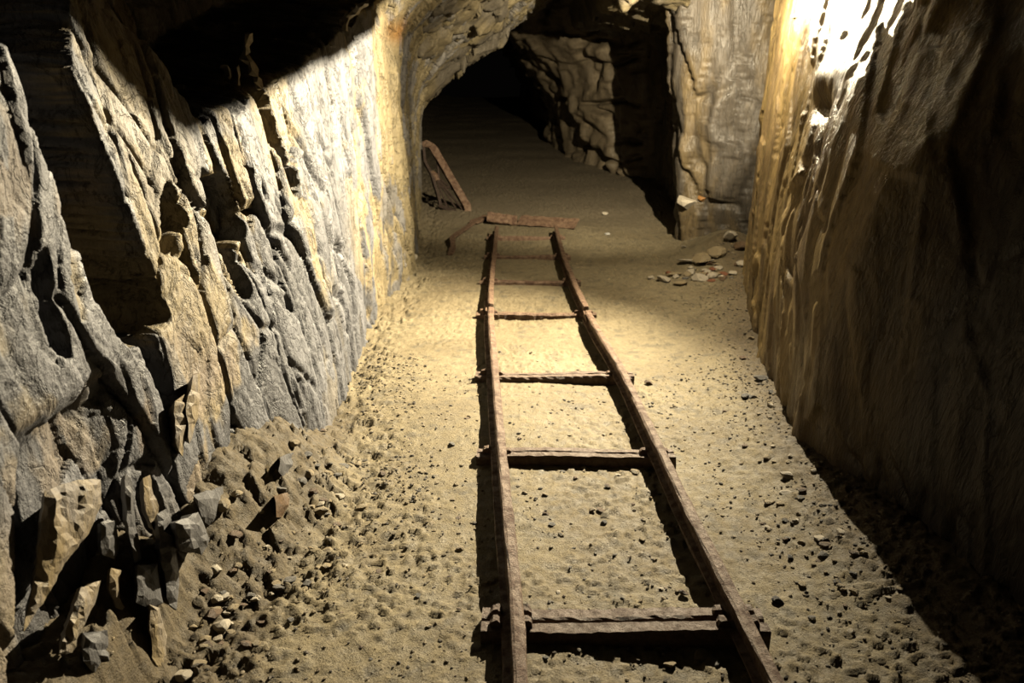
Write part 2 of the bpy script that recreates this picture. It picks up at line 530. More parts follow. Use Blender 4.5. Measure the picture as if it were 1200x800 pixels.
    o = grid_mesh('wall_left', P, np.clip(c, .02, .9), M_left, flip=True)
    o['kind'] = 'structure'
    return o


# ---- right wall
def build_right():
    Y = stations(RIGHT, ZR, 1080, .9, .75, 30)
    Z = np.linspace(-.18, 2.7, 300)
    X = rows(RIGHT, ZR, Y, Z)
    YY, ZZ = np.meshgrid(Y, Z, indexing='ij')
    P = np.stack([X, YY, ZZ], -1)
    N = normals_of(P)
    if N[100, 150, 0] > 0:
        N = -N
    p = P.reshape(-1, 3)
    yq, zq = p[:, 1], p[:, 2]
    sh = p.copy()
    sh[:, 1] = sh[:, 1] - .38 * sh[:, 2] * (yq < 6.6)
    sh = sh + .06 * np.stack([vnoise(p * 2.5, 140), vnoise(p * 2.5, 141), vnoise(p * 2.5, 142)], -1)
    h1, e1 = facets(sh * C(2.2, 2.8, 1.0), 211, 1.0)
    h2, e2 = facets(sh * C(6, 8, 2.0), 221, 1.0)
    h3, e3 = facets(sh * C(9, 9, 3.2), 231, 1.0)
    f = fbm(sh * C(8, 13, 2.2), 3, 255, .5)
    far = sst(yq, 6.7, 7.2)
    disp = (.018 + .032 * far) * h1 + (.010 + .014 * far) * h2 + (.003 + .006 * far) * h3 + .008 * f
    dy = .0032 * (yq + .5)
    disp -= .03 * (1 - sst(e1, 0, np.maximum(.05, 1.5 * dy * 3))) * far + .014 * (1 - sst(yq, 4.0, 4.3) * (1 - far)) * (1 - sst(e2, 0, np.maximum(.08, 1.5 * dy * 8))) * sst(vnoise(p * 2, 271), 0, .3)
    # the knob that shines high on the bulge, with a notch under it
    disp += .045 * bump2(yq, 4.05, .22) * bump2(zq, 1.53, .10) - .05 * bump2(yq, 4.0, .15) * bump2(zq, 1.40, .05)
    hf, ef = facets(np.stack([p[:, 0] * .6, p[:, 1] * .42 - p[:, 2] * .9, p[:, 2] * .55 + p[:, 1] * .25], 1) * 1.7 + .30 * np.stack([vnoise(p * 3, 291)] * 3, -1), 281, 1.2)
    disp = np.where(yq > 12, .04 * h1 + .07 * hf - .20 * (1 - sst(ef, .0, .13)) * sst(vnoise(p * 1.3, 295), -.25, .25) + .05 * h2 - .10 * sst(vnoise(np.stack([p[:, 0], p[:, 1] * .5 - p[:, 2] * 1.1, p[:, 2] * .4], 1) * 3.2, 297), .35, .6), disp)
    disp = soften(disp.reshape(X.shape), Y, 1, 4)
    P = P + N * disp[..., None]
    n1 = fbm(sh * C(3, 5, .9), 4, 301, .55)
    n2 = fbm(sh * C(9, 14, 2.0), 4, 311, .6)
    t = sst(n1 + .4 * n2, -.25, .3)
    c = mix(np.broadcast_to(C(.66, .47, .20), p.shape), C(.40, .28, .14), t)
    c = mix(c, C(.55, .40, .15), sst(n2, .2, .5) * .5)
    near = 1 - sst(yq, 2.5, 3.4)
    c = mix(c, C(.05, .042, .034), near * .9)  # shade of the near stretch put into its colour, lit stretch kept lighter
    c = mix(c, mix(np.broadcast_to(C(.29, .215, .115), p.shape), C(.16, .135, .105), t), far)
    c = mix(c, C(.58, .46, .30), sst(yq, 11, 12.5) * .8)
    c = c * (1 + .15 * h3)[:, None]
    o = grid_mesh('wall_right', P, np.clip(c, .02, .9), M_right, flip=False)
    o['kind'] = 'structure'
    return o


# ---- ceiling
def ceil_z(x, y):
    H = np.interp(y, [0, 5.2, 6.2, 7.2, 8.5, 9.3, 9.7, 10.4, 13, 20, 36], [2.5, 2.5, 2.42, 2.36, 2.30, 2.30, 2.30, 2.30, 2.35, 2.6, 3.2])
    # the arch on the left comes down to a lip at the tunnel mouth
    lip = np.interp(y, [6.0, 7.2, 8.5, 9.2, 9.55, 9.8, 10.3], [0, .06, .20, .34, .34, .25, 0])
    z = H - lip * (1 - sst(x, -.12, .10))
    z = z - np.interp(y, [5.4, 6.6, 9.0, 9.8, 11], [0, .35, .80, .80, .3]) * np.maximum(-(x + .12), 0) ** 1.25
    z = z - .12 * np.maximum(x - .6, 0) * sst(y, 6.5, 8)
    # higher roof over the mouth, one hanging boss, and an unseen brow added to shade the far walls' top
    z = z + .45 * sst(x, -.05, .1) * (1 - sst(x, .75, .95)) * sst(y, 6.9, 7.3) * (1 - sst(y, 13, 15))
    z = z - .30 * bump2(x, .86, .17) * bump2(y, 7.25, .16)
    z = z - .32 * bump2(x, 1.37, .09) * bump2(y, 6.1, .2)
    return z


def shade_lobe_z(x, y):
    """underside of an unseen roof lobe, added short of the lamp to block its light"""
    b = np.interp(y, [4.60, 4.75, 4.80, 4.845, 4.875, 4.91, 4.99, 5.2, 5.42, 5.6, 5.8], [2.5, 2.15, 2.09, 2.05, 2.01, 2.012, 2.020, 2.055, 2.105, 2.25, 2.6])
    return b + 1.2 * np.maximum(np.abs(x - .87) - .13, 0) ** 1.3 * 4


def build_ceiling():
    Y = np.concatenate([np.linspace(.75, 4.5, 70), np.linspace(4.5, 5.8, 110)[1:], np.linspace(5.8, 11, 240)[1:], np.linspace(11, 30, 70)[1:]])
    X = np.linspace(-2.3, 2.9, 280)
    XX, YY = np.meshgrid(X, Y, indexing='ij')
    Zc = ceil_z(XX, YY)
    p = np.stack([XX, YY, Zc], -1).reshape(-1, 3)
    h1, e1 = facets(p * C(2.2, 1.8, 2), 411, 1.0)
    h2, e2 = facets(p * C(6, 5, 5), 421, 1.0)
    f = fbm(p * 12, 4, 433, .6)
    d = .06 * h1 + .03 * h2 + .012 * f - .02 * (1 - sst(e1, 0, .06))
    Zc = Zc - d.reshape(Zc.shape)
    Zc = np.minimum(Zc, shade_lobe_z(XX, YY) + (.006 * h2 + .006 * f).reshape(Zc.shape))
    # unseen lobe shaped to keep the lamp's light off the hollow on the left
    P = np.stack([XX, YY, Zc], -1)
    n1 = fbm(p * 3, 4, 441)
    c = mix(np.broadcast_to(C(.40, .32, .18), p.shape), C(.27, .23, .17), sst(n1, -.2, .3))
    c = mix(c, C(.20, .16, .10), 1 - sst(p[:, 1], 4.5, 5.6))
    o = grid_mesh('ceiling', P, c, M_roof, flip=True)
    o['kind'] = 'structure'
    return o


# ---- floor
def build_floor():
    Y = .9 * np.exp(np.linspace(0, math.log(30 / .9), 900))
    X = np.linspace(-1.45, 2.55, 560)
    XX, YY = np.meshgrid(X, Y, indexing='ij')
    XX = XX * np.maximum(1, YY / 12)
    Zf = floor_z(XX, YY)
    P = np.stack([XX, YY, Zf], -1)
    p = P.reshape(-1, 3)
    n1 = fbm(p * 2.4, 4, 501)
    n2 = fbm(p * 16, 4, 511, .65)
    c = mix(np.broadcast_to(C(.56, .46, .28), p.shape), C(.46, .37, .22), sst(n1, -.25, .3))
    c = mix(c, C(.25, .22, .16), sst(n2, .12, .5) * .6)
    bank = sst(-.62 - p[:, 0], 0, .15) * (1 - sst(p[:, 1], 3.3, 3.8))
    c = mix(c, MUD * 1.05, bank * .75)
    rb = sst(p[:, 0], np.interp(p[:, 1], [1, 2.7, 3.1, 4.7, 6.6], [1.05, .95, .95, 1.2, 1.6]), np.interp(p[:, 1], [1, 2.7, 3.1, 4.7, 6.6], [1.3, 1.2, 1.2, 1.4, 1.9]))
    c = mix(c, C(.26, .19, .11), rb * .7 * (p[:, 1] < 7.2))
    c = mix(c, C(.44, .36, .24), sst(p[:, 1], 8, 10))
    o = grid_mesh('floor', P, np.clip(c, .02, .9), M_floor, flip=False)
    o['kind'] = 'structure'
    return o


wall_left = build_left()
wall_right = build_right()
ceiling = build_ceiling()
floor = build_floor()


rng = random.Random(7)
# ------------------------------------------------------------------ object helpers
def setp(o, label=None, cat=None, group=None, kind=None):
    if label: o['label'] = label
    if cat: o['category'] = cat
    if group: o['group'] = group
    if kind: o['kind'] = kind
    return o


def empty(name, loc, label, cat, group=None):
    o = bpy.data.objects.new(name, None)
    o.empty_display_size = .1
    o.location = loc
    COL.objects.link(o)
    return setp(o, label, cat, group)


def link(name, bm, mat, parent=None, smooth=False, sub=False):
    """bm is in world coordinates; the object sits at its parent's origin"""
    me = bpy.data.meshes.new(name)
    bmesh.ops.recalc_face_normals(bm, faces=bm.faces)
    bm.to_mesh(me)
    bm.free()
    me.materials.append(mat)
    if smooth:
        for f in me.polygons:
            f.use_smooth = True
    o = bpy.data.objects.new(name, me)
    COL.objects.link(o)
    if parent:
        off = Vector(parent.location)
        q = parent.parent
        while q:
            off = off + Vector(q.location)
            q = q.parent
        me.transform(Matrix.Translation(-off))
        o.parent = parent
    return o


def sweep(bm, pts, prof, ups=None, jit=0.0, rng=None, close=True):
    """sweep a closed profile [(across, up)] along pts"""
    rings = []
    n = len(pts)
    for i, p in enumerate(pts):
        a = pts[max(i - 1, 0)]
        b = pts[min(i + 1, n - 1)]
        t = (b - a).normalized()
        up = ups[i] if ups else Vector((0, 0, 1))
        side = t.cross(up).normalized()
        u2 = side.cross(t).normalized()
        ring = []
        for (s, v) in prof:
            j = Vector((0, 0, 0))
            if jit:
                j = Vector((rng.uniform(-jit, jit), rng.uniform(-jit, jit), rng.uniform(-jit, jit)))
            ring.append(bm.verts.new(p + side * s + u2 * v + j))
        rings.append(ring)
    m = len(prof)
    for i in range(n - 1):
        for k in range(m):
            bm.faces.new((rings[i][k], rings[i][(k + 1) % m], rings[i + 1][(k + 1) % m], rings[i + 1][k]))
    if close:
        bm.faces.new(rings[0])
        bm.faces.new(list(reversed(rings[-1])))
    return rings


def circ(r, n=8, ry=None):
    return [(r * math.cos(2 * math.pi * k / n), (ry or r) * math.sin(2 * math.pi * k / n)) for k in range(n)]


def resample(pts, step):
    out = []
    for a, b in zip(pts[:-1], pts[1:]):
        k = max(1, int((b - a).length / step))
        for i in range(k):
            out.append(a.lerp(b, i / k))
    out.append(pts[-1])
    return out


def fz(x, y):
    return float(floor_z(np.array([x]), np.array([y]), fine=False)[0])


def ground(px, py, lift=0.0):
    p = at_z(px, py, 0.0)
    for _ in range(6):
        p = at_z(px, py, fz(p.x, p.y) + lift)
    return p


def at_x(px, py, x):
    r = ray(px, py)
    t = x / r.x
    return Vector((x, r.y * t, EYE + r.z * t))


def rock_slab(poly, xx, kind, thick=.07, name='rock_slab', seed=0, parent=None, back=Vector((-.6, .8, -.45)), step=7.0):
    """a solid slab of rock: broken, uneven front inside the outline, edges rounded off, body running back into the wall"""
    rs = random.Random(seed + 9)
    out = []
    for a, b in zip(poly, poly[1:] + poly[:1]):
        L_ = math.hypot(b[0] - a[0], b[1] - a[1])
        k = max(1, int(L_ / step))
        for i in range(k):
            j = 0 if i == 0 else 1.3
            out.append(Vector((a[0] + (b[0] - a[0]) * i / k + rs.uniform(-j, j), a[1] + (b[1] - a[1]) * i / k + rs.uniform(-j, j))))
    n = len(out)

    def edge_d(q):
        return min((q - geo.intersect_point_line(q, a, b)[0].to_2d()).length if 0 <= geo.intersect_point_line(q, a, b)[1] <= 1 else min((q - a).length, (q - b).length)
                   for a, b in zip(out, out[1:] + out[:1]))

    def inside(q):
        c = False
        for a, b in zip(out, out[1:] + out[:1]):
            if (a.y > q.y) != (b.y > q.y) and q.x < (b.x - a.x) * (q.y - a.y) / (b.y - a.y) + a.x:
                c = not c
        return c
    x0, x1 = min(q.x for q in out), max(q.x for q in out)
    y0, y1 = min(q.y for q in out), max(q.y for q in out)
    pts = list(out)
    y = y0
    while y < y1:
        x = x0
        while x < x1:
            q = Vector((x + rs.uniform(-.3, .3) * step, y + rs.uniform(-.3, .3) * step))
            if inside(q) and edge_d(q) > step * .45:
                pts.append(q)
            x += step
        y += step
    vs_, _, fs_, *_ = geo.delaunay_2d_cdt(pts, [(i, (i + 1) % n) for i in range(n)], [], 1, 1e-5)
    bk = back.normalized()
    P3 = [at_x(q.x, q.y, xx) for q in vs_]
    q3 = np.array([p[:] for p in P3])
    f1, e1 = facets(q3 * C(9, 13, 5), 700 + seed, 1.3)
    f2 = facets(q3 * C(24, 30, 14), 710 + seed, 1.2)[0]
    bm = bmesh.new()
    fr = []
    for q, p, a, c in zip(vs_, P3, f1, f2):
        d = min(edge_d(q) / (2.2 * step), 1)
        fr.append(bm.verts.new(p - bk * (.25 * thick * math.sqrt(d) + (.4 + .6 * d) * (.015 * float(a) + .006 * float(c)))))
    for f in fs_:
        bm.faces.new([fr[i] for i in f])
    edges = [e for e in bm.edges if len(e.link_faces) == 1]
    r = bmesh.ops.extrude_edge_only(bm, edges=edges)
    nv = [g for g in r['geom'] if isinstance(g, bmesh.types.BMVert)]
    cen = sum((v.co for v in nv), Vector()) / len(nv)
    for v in nv:
        v.co = cen + (v.co - cen) * rs.uniform(.80, .92) + bk * thick * rs.uniform(.8, 1.1)
    ee = [e for e in bm.edges if len(e.link_faces) == 1]
    bmesh.ops.contextual_create(bm, geom=ee)
    bmesh.ops.triangulate(bm, faces=[f for f in bm.faces if len(f.verts) > 4])
    return link(name, bm, STONE[kind], parent)


SLABS = [
    ([(52, 575), (90, 562), (118, 562), (120, 590), (104, 625), (80, 655), (55, 700), (28, 740), (44, 660)], -1.02, 'slate_tan', .09),
    ([(95, 688), (118, 680), (113, 702), (97, 735), (85, 765), (70, 766), (82, 725)], -1.00, 'slate_tan', .05),
    ([(162, 662), (184, 660), (191, 706), (176, 712), (160, 706)], -.965, 'slate', .06),
    ([(175, 708), (187, 712), (196, 745), (201, 792), (186, 806), (178, 770)], -.945, 'slate_tan', .06),
    ([(184, 602), (198, 594), (206, 640), (213, 712), (207, 730), (196, 700), (189, 650)], -.955, 'slate', .06),
    ([(147, 555), (154, 560), (158, 610), (166, 655), (158, 660), (148, 610)], -1.0, 'slate', .05),
    ([(118, 612), (136, 605), (140, 640), (134, 655), (120, 650)], -1.03, 'slate', .06),
    ([(130, 665), (142, 668), (140, 700), (150, 720), (136, 712), (128, 690)], -1.0, 'slate_tan', .05),
    ([(168, 560), (176, 556), (186, 600), (182, 622), (172, 600)], -.99, 'slate_tan', .05),
    ([(100, 745), (126, 738), (132, 775), (112, 790), (98, 775)], -.99, 'slate', .07),
    ([(205, 612), (232, 600), (246, 632), (236, 650), (212, 646)], -.90, 'slate', .08),
    ([(205, 470), (216, 462), (222, 500), (214, 535), (206, 520)], -1.00, 'slate_tan', .06),
    ([(226, 440), (236, 436), (232, 490), (222, 520), (218, 480)], -.985, 'slate_tan', .05),
]
for i, (poly, xx, kind, th) in enumerate(SLABS):
    rock_slab(poly, xx, kind, th * 1.7, seed=i * 5, parent=wall_left)

# blocks half buried in the earth bank
for poly, xx, kind, th, lab in (
        ([(226, 580), (262, 570), (284, 574), (294, 600), (288, 618), (270, 626), (240, 612)], -.93, 'slate', .12, 'dark grey angular block half buried at the edge of the left earth bank'),
        ([(328, 536), (344, 530), (356, 556), (356, 574), (338, 566), (326, 552)], -.80, 'slate', .10, 'grey tapered block stuck in the top of the earth bank below the left wall'),
        ([(322, 582), (340, 576), (352, 584), (350, 606), (324, 606)], -.74, 'brown', .08, 'brown squarish block jutting from the earth bank above the rubble spill')):
    low = sorted(poly, key=lambda q: -q[1])[:2]
    xx = ground((low[0][0] + low[1][0]) / 2, (low[0][1] + low[1][1]) / 2).x + .018
    o = rock_slab(poly, xx, kind, th, name='rock_block', seed=int(xx * 100) + 200, back=Vector((-.4, .9, -.4)))
    setp(o, lab, 'rock')

# ragged slivers that stand on the rim and catch the lamp in front of the dark hollow
for pl in ([(293, 38), (290, 52), (286, 66), (292, 74), (298, 84), (303, 96), (305, 106)], [(262, 76), (268, 80), (265, 92)], [(277, 78), (280, 86), (276, 97)], [(432, 2), (424, 6), (418, 12), (408, 22), (404, 34)]):
    yy = 3.5 if pl[0][0] < 400 else 4.95
    bm = bmesh.new()
    pp = resample([at_y(a, b, yy) for a, b in pl], .02)
    sweep(bm, pp, [(-.012, -.014), (.010, -.010), (.014, .008), (-.006, .014)], ups=[Vector((0, -1, .1))] * len(pp), jit=.009, rng=rng)
    link('rock_sliver', bm, STONE['pale'], wall_left)


# ------------------------------------------------------------------ the track
RT = 0.105           # height of the rail head
LR = [(603, 800), (603, 790), (590, 600), (583, 520), (577, 436), (572.5, 365), (573.5, 327), (577, 297), (580.5, 264)]
RR = [(911, 800), (907, 790), (862, 700), (800, 580), (767, 510), (731, 436), (693, 372), (672, 327), (660, 297), (651, 264)]


def rail_line(pxs):
    ps = [at_z(x, y, RT) for x, y in pxs]
    a, b = ps[1], ps[2]
    d = (a - b).normalized()
    start = ps[0] + Vector((d.x * .3, d.y, 0)) * 1.0
    ps = [start] + ps
    ys = np.array([q.y for q in ps])
    xs = np.array([q.x for q in ps])
    yy = np.linspace(ys[0], ys[-1], 90)
    X = hermite(ys, xs[:, None], yy)[:, 0]
    ker = np.ones(7) / 7
    Xs = np.convolve(np.pad(X, 3, mode='edge'), ker, 'valid')
    return [Vector((x, y, 0)) for x, y in zip(Xs, yy)]


RAIL_PROF = [(-.030, 0), (.030, 0), (.030, .008), (.009, .014), (.007, .044), (.018, .052), (.019, .066), (.013, .072), (-.013, .072), (-.019, .066), (-.018, .052), (-.007, .044), (-.009, .014), (-.030, .008)]
track = empty('mine_track', (.3, 4.5, 0), 'rusty narrow mine track of two rails on iron sleepers running up the floor', 'railway track')
RAILS = []
for nm, pxs, joint in (('left', LR, 5.22), ('right', RR, 5.10)):
    line = rail_line(pxs)
    RAILS.append(line)
    for a, b in ((-9, joint), (joint + .004, 99)):
        seg = [p for p in line if a <= p.y <= b]
        bm = bmesh.new()
        pts = [p + Vector((0, 0, RT - .072 + .002 * math.sin(p.y * 5))) for p in seg]
        rp_ = resample(pts, .05)
        sweep(bm, rp_, RAIL_PROF, ups=[Vector((.26 if nm == 'left' else .02, 0, 1))] * len(rp_), jit=.0022, rng=rng)
        link('rail', bm, M_rust, track)
    i = min(range(len(line)), key=lambda k: abs(line[k].y - joint))
    for s in (-1, 1):
        bm = bmesh.new()
        pts = [line[k] + Vector((s * .014, 0, RT - .045)) for k in range(max(i - 1, 0), i + 2)]
        sweep(bm, pts, [(-.005, -.018), (.005, -.018), (.005, .018), (-.005, .018)], jit=.001, rng=rng)
        link('fishplate', bm, M_rust, track)


def rail_x(k, y):
    ln = RAILS[k]
    return float(np.interp(y, [p.y for p in ln], [p.x for p in ln]))


# sleepers: iron troughs with two ridges, poking out past both rails
SLEEPERS = [(725, .062, 'deep'), (527, .046, 'mid'), (436, .042, 'mid'), (364.5, .026, 'bar'), (327, .028, 'bar'), (297.5, .022, 'bar'), (275.5, .018, 'bar')]
for py, half, kind in SLEEPERS:
    yc = at_z(680, py, .045).y
    x0 = rail_x(0, yc) - .085
    x1 = rail_x(1, yc) + .085
    n = 34
    ztop = {'deep': .042, 'mid': .034, 'bar': .033}[kind]
    if kind == 'deep':
        prof = [(-half, -.06), (-half, ztop - .012), (-half + .006, ztop - .002), (-.016, ztop), (-.008, ztop - .004), (-.003, ztop - .022), (.003, ztop - .022), (.008, ztop - .003), (.016, ztop + .004), (half - .008, ztop + .002), (half, ztop - .012), (half, -.06)]
    elif kind == 'mid':
        prof = [(-half, -.05), (-half, ztop - .010), (-half + .005, ztop - .001), (-.010, ztop), (-.004, ztop - .006), (.004, ztop - .006), (.010, ztop + .002), (half - .006, ztop), (half, ztop - .010), (half, -.05)]
    else:
        prof = [(-half, -.04), (-half, ztop - .010), (-half * .5, ztop), (half * .5, ztop + .001), (half, ztop - .010), (half, -.04)]
    tilt = rng.uniform(-.01, .01)
    pts = []
    for i in range(n + 1):
        t = i / n
        pts.append(Vector((x0 + (x1 - x0) * t, yc + tilt * (t - .5), .004 * math.sin(t * 7 + py))))
    bm = bmesh.new()
    # profile "across" is towards the eye (-y) when sweeping along +x
    sweep(bm, pts, prof, jit=.0022, rng=rng)
    link('sleeper', bm, M_rustdark if kind != 'bar' else M_rust, track)
    # rail clips: bent lugs on both sides of each rail
    for k in (0, 1):
        for s in (-1, 1):
            for dy in ((-.026, .026) if kind == 'deep' else (0.0,)):
                rx = rail_x(k, yc) + s * .043
                bm = bmesh.new()
                hgt = .026 if s == -1 and k == 0 or kind == 'deep' else .018
                pr = [(-.017, ztop - .006), (.017, ztop - .006), (.015, ztop + hgt * .6), (.006, ztop + hgt), (-.010, ztop + hgt * .9), (-.016, ztop + hgt * .5)]
                sweep(bm, [Vector((rx, yc + dy - .013, 0)), Vector((rx, yc + dy, 0)), Vector((rx, yc + dy + .013, 0))], pr, jit=.0025, rng=rng)
                link('rail_clip', bm, M_rustdark if kind == 'deep' else M_rust, track)


# ------------------------------------------------------------------ loose iron beyond the end of the track
def iron_plate(name, a, b, halfw, thick, label, raise_a=0.0):
    pa, pb = ground(*a, lift=.006), ground(*b, lift=.006)
    bm = bmesh.new()
    pts = [pa.lerp(pb, i / 12) + Vector((0, 0, halfw * .6 + raise_a * (1 - i / 12) + .003 * math.sin(i * 1.7))) for i in range(13)]
    sweep(bm, pts, [(-halfw, -.004), (halfw, -.004), (halfw * 1.05, thick), (halfw * .3, thick + .004), (-halfw * .4, thick + .002), (-halfw, thick)], ups=[Vector((0, -.62, .78))] * 13, jit=.004, rng=rng)
    o = link(name, bm, M_rust)
    return setp(o, label, 'iron bar')


iron_plate('iron_plate', (571, 262), (606, 263), .065, .016, 'short rusty plate lying tilted at the far end of the left rail', .035)
iron_plate('iron_plate', (609, 263), (676, 267.5), .075, .010, 'long flat rusty plate lying across the far end of the right rail')

# the bent strip by the left wall
bm = bmesh.new()
sp = [ground(527, 299), ground(531, 290, .02), ground(530, 278, .05), ground(536, 274, .05), ground(549, 265, .03), ground(557, 259.5, .03)]
sweep(bm, resample(sp, .08), [(-.026, -.01), (.026, -.01), (.026, .012), (-.026, .012)], jit=.003, rng=rng)
bent = empty('bent_iron_strip', sp[2], 'bent rusty iron strip lying on the ground between the track end and left wall', 'iron scrap')
link('strip', bm, M_rust, bent)
bm = bmesh.new()
e0, e1 = ground(555, 260.5, .03), ground(570, 254, .03)
sweep(bm, [e0.lerp(e1, i / 5) for i in range(6)], [(-.05, -.012), (.05, -.012), (.05, .015), (-.05, .015)], jit=.005, rng=rng)
link('strip_end', bm, M_rust, bent)

# the leaning rim with spokes
YR = 10.0
rim_o = [(496, 170), (501, 168.5), (507, 173), (516, 188), (527, 207), (538, 226), (547, 242), (547.5, 248), (544, 251.5), (532, 247), (516, 241), (512, 225), (505, 203), (498, 190), (496, 178)]


def rp(px, py):
    # the rim's plane leans back against the wall: its top is further left and further away
    yy = 9.75 + (251 - py) / 83 * .35 + (548 - px) / 52 * .15
    return at_y(px, py, yy)


frame = empty('rim_with_spokes', rp(530, 250), 'flattened rusty iron hoop with spokes leaning against the left wall near the tunnel mouth', 'iron scrap')
pts = [rp(*q) for q in rim_o]
pts = pts + [pts[0]]
band1 = resample(pts[0:9], .06)
nrm = Vector((-.35, -.93, .1)).normalized()


def band(name, pts, wd, th, mat):
    bm = bmesh.new()
    sweep(bm, pts, [(-wd, -th), (wd, -th), (wd, th), (-wd, th)], ups=[Vector((.3, -.95, 0.05))] * len(pts), jit=.0035, rng=rng)
    return link(name, bm, mat, frame)


band('hoop', band1, .042, .05, M_rust)
band('hoop_base', resample(pts[8:11], .06), .02, .05, M_irondark)
band('hoop_back', resample(pts[10:], .06), .016, .04, M_irondark)
hub = rp(509, 204)
for q in ((543, 247), (534, 244), (530, 222), (524, 243)):
    bm = bmesh.new()
    sweep(bm, resample([hub, rp(*q)], .08), circ(.012, 6), jit=.002, rng=rng)
    link('spoke', bm, M_irondark, frame)
for a, b_ in (((511, 175), (515, 215)), ((514, 219), (531, 220))):
    bm = bmesh.new()
    sweep(bm, resample([rp(*a), rp(*b_)], .08), circ(.014, 6), jit=.002, rng=rng)
    link('spoke', bm, M_irondark, frame)
bm = bmesh.new()
sweep(bm, [rp(506, 202), rp(511, 206), rp(513, 212)], circ(.04, 8, .03), jit=.004, rng=rng)
link('hub', bm, M_rust, frame)

# ------------------------------------------------------------------ cable high on the right wall
cab = [at_y(928, 19, 5.25), at_y(940, 20, 5.15), at_y(950, 14, 5.0), at_y(958, 9, 4.9), at_y(985, 5, 4.6), at_y(1030, 2, 4.3), at_y(1110, -4, 3.9)]
bm = bmesh.new()
sweep(bm, resample(cab, .05), circ(.011, 8), jit=0)
o = link('power_cable', bm, M_cable, smooth=True)
setp(o, 'pale grey cable strung along the top of the right wall', 'cable')


# ------------------------------------------------------------------ stones
def stone_mesh(seed, sub=2, planes=8, flat=(1, 1, 1)):
    r = random.Random(seed)
    bm = bmesh.new()
    bmesh.ops.create_icosphere(bm, subdivisions=sub, radius=1)
    for k in range(planes):
        n = Vector((r.gauss(0, 1), r.gauss(0, 1), r.gauss(0, 1))).normalized()
        c = r.uniform(.45, .8)
        for v in bm.verts:
            d = v.co.dot(n) - c
            if d > 0:
                v.co -= n * d
    for v in bm.verts:
        v.co = Vector((v.co.x * flat[0], v.co.y * flat[1], v.co.z * flat[2]))
    bmesh.ops.remove_doubles(bm, verts=bm.verts, dist=.03)
    mx = max(max(abs(v.co.x), abs(v.co.y)) for v in bm.verts)
    for v in bm.verts:
        v.co /= mx
    me = bpy.data.meshes.new('stone')
    bm.to_mesh(me)
    bm.free()
    return me


PROTO = {}


def stone_proto(kind, k):
    key = (kind, k)
    if key not in PROTO:
        r = random.Random(k * 13 + 5)
        me = stone_mesh(100 + k, 2, 8 + k % 4, (r.uniform(.8, 1.2), r.uniform(.7, 1.1), r.uniform(.35, .6)))
        me.materials.append(STONE[kind])
        o = bpy.data.objects.new('stone', me)
        PROTO[key] = o
    return PROTO[key]


def stone(x, y, r, kind, label, group=None, cat='stone', name='stone', sink=.35, k=None, rot=None, sc=(1, 1, 1), z=None):
    o = stone_proto(kind, rng.randrange(12) if k is None else k).copy()
    o.name = name
    COL.objects.link(o)
    zz = fz(x, y) if z is None else z
    o.scale = (r * sc[0], r * sc[1], r * sc[2])
    o.location = (x, y, zz + r * sc[2] * (.38 - sink * .8))
    o.rotation_euler = rot or (rng.uniform(-.2, .28), rng.uniform(-.2, .2), rng.uniform(0, 6.28))
    return setp(o, label, cat, group)


# named stones -------------------------------------------------------
def stone_px(px, py, wpx, kind, label, **kw):
    p = ground(px, py)
    zc = p.y * CP + (p.z - EYE) * -SP
    return stone(p.x, p.y, wpx / 2 / FPX * zc, kind, label, **kw)


stone_px(300, 568, 14, 'white', 'small bright white stone lying on the earth bank by the left wall', sink=.1, k=3)
stone_px(854, 300, 22, 'pale', 'pale pointed stone standing on top of the rubble pile by the right wall', sink=-.3, k=5, sc=(1, 1, 1.3))
stone_px(868, 300, 20, 'brown', 'rounded brown stone behind the pale pointed one on the rubble pile', sink=0, k=2)
stone_px(870, 312, 18, 'pale', 'pale stone at the right end of the rubble pile against the wall', sink=0, k=7)
stone_px(822, 309, 28, 'sand', 'biggest sandy block in the middle of the rubble pile', sink=0, k=4)
stone_px(804, 309, 24, 'pale', 'flat pale stone with dark shade under it at the back left of the rubble pile', sink=-.2, k=6, sc=(1, 1, .6))
stone_px(838, 306, 26, 'sand', 'buff stone between the biggest block and the pale pointed stone on the pile', sink=0, k=8)
stone_px(797, 334, 22, 'sand', 'yellowish stone at the front left edge of the rubble pile', sink=.1, k=9, sc=(1, .8, .6))
stone_px(833, 329, 15, 'red', 'brick-red flat fragment at the front of the rubble pile', sink=.2, k=1, sc=(1, .8, .5))
stone_px(848, 322, 12, 'red', 'small reddish stone at the right front of the rubble pile', sink=.2, k=10)
stone_px(788, 322, 28, 'sand', 'low olive slab lying flat in front of the rubble pile', sink=.35, k=11, sc=(1, .8, .4))
stone_px(820, 328, 22, 'pale', 'greyish stone next to the brick-red fragment on the pile', sink=.2, k=0)
stone_px(762, 327, 11, 'pale', 'lone pale stone left of the rubble pile', sink=.2, k=3)
stone_px(802, 290, 10, 'pale', 'lone pale stone behind the rubble pile at the foot of the corner', sink=.2, k=6)
stone_px(801, 697, 14, 'brown', 'dark star-shaped stone standing between the rails behind the nearest sleeper', sink=-.2, k=5)
stone_px(912, 706, 17, 'dark', 'dark angular stone just right of the right rail near the nearest sleeper', sink=.1, k=8)
stone_px(926, 654, 10, 'dark', 'small black stone on the sandy floor right of the right rail', sink=.1, k=4)
stone_px(760, 450, 12, 'brown', 'brown stone on the bright sand right of the rail by the third sleeper', sink=.1, k=2)
stone_px(872, 523, 10, 'brown', 'brown stone at the left edge of the gravel on the right side', sink=.1, k=7)
stone_px(960, 633, 14, 'pale', 'rounded pale pebble in the gravel strip along the right wall', sink=.1, k=9)
stone_px(704, 600 - 2, 14, 'brown', 'flat brown stone between the rails between the first two sleepers', sink=.1, k=10, sc=(1, .8, .5))
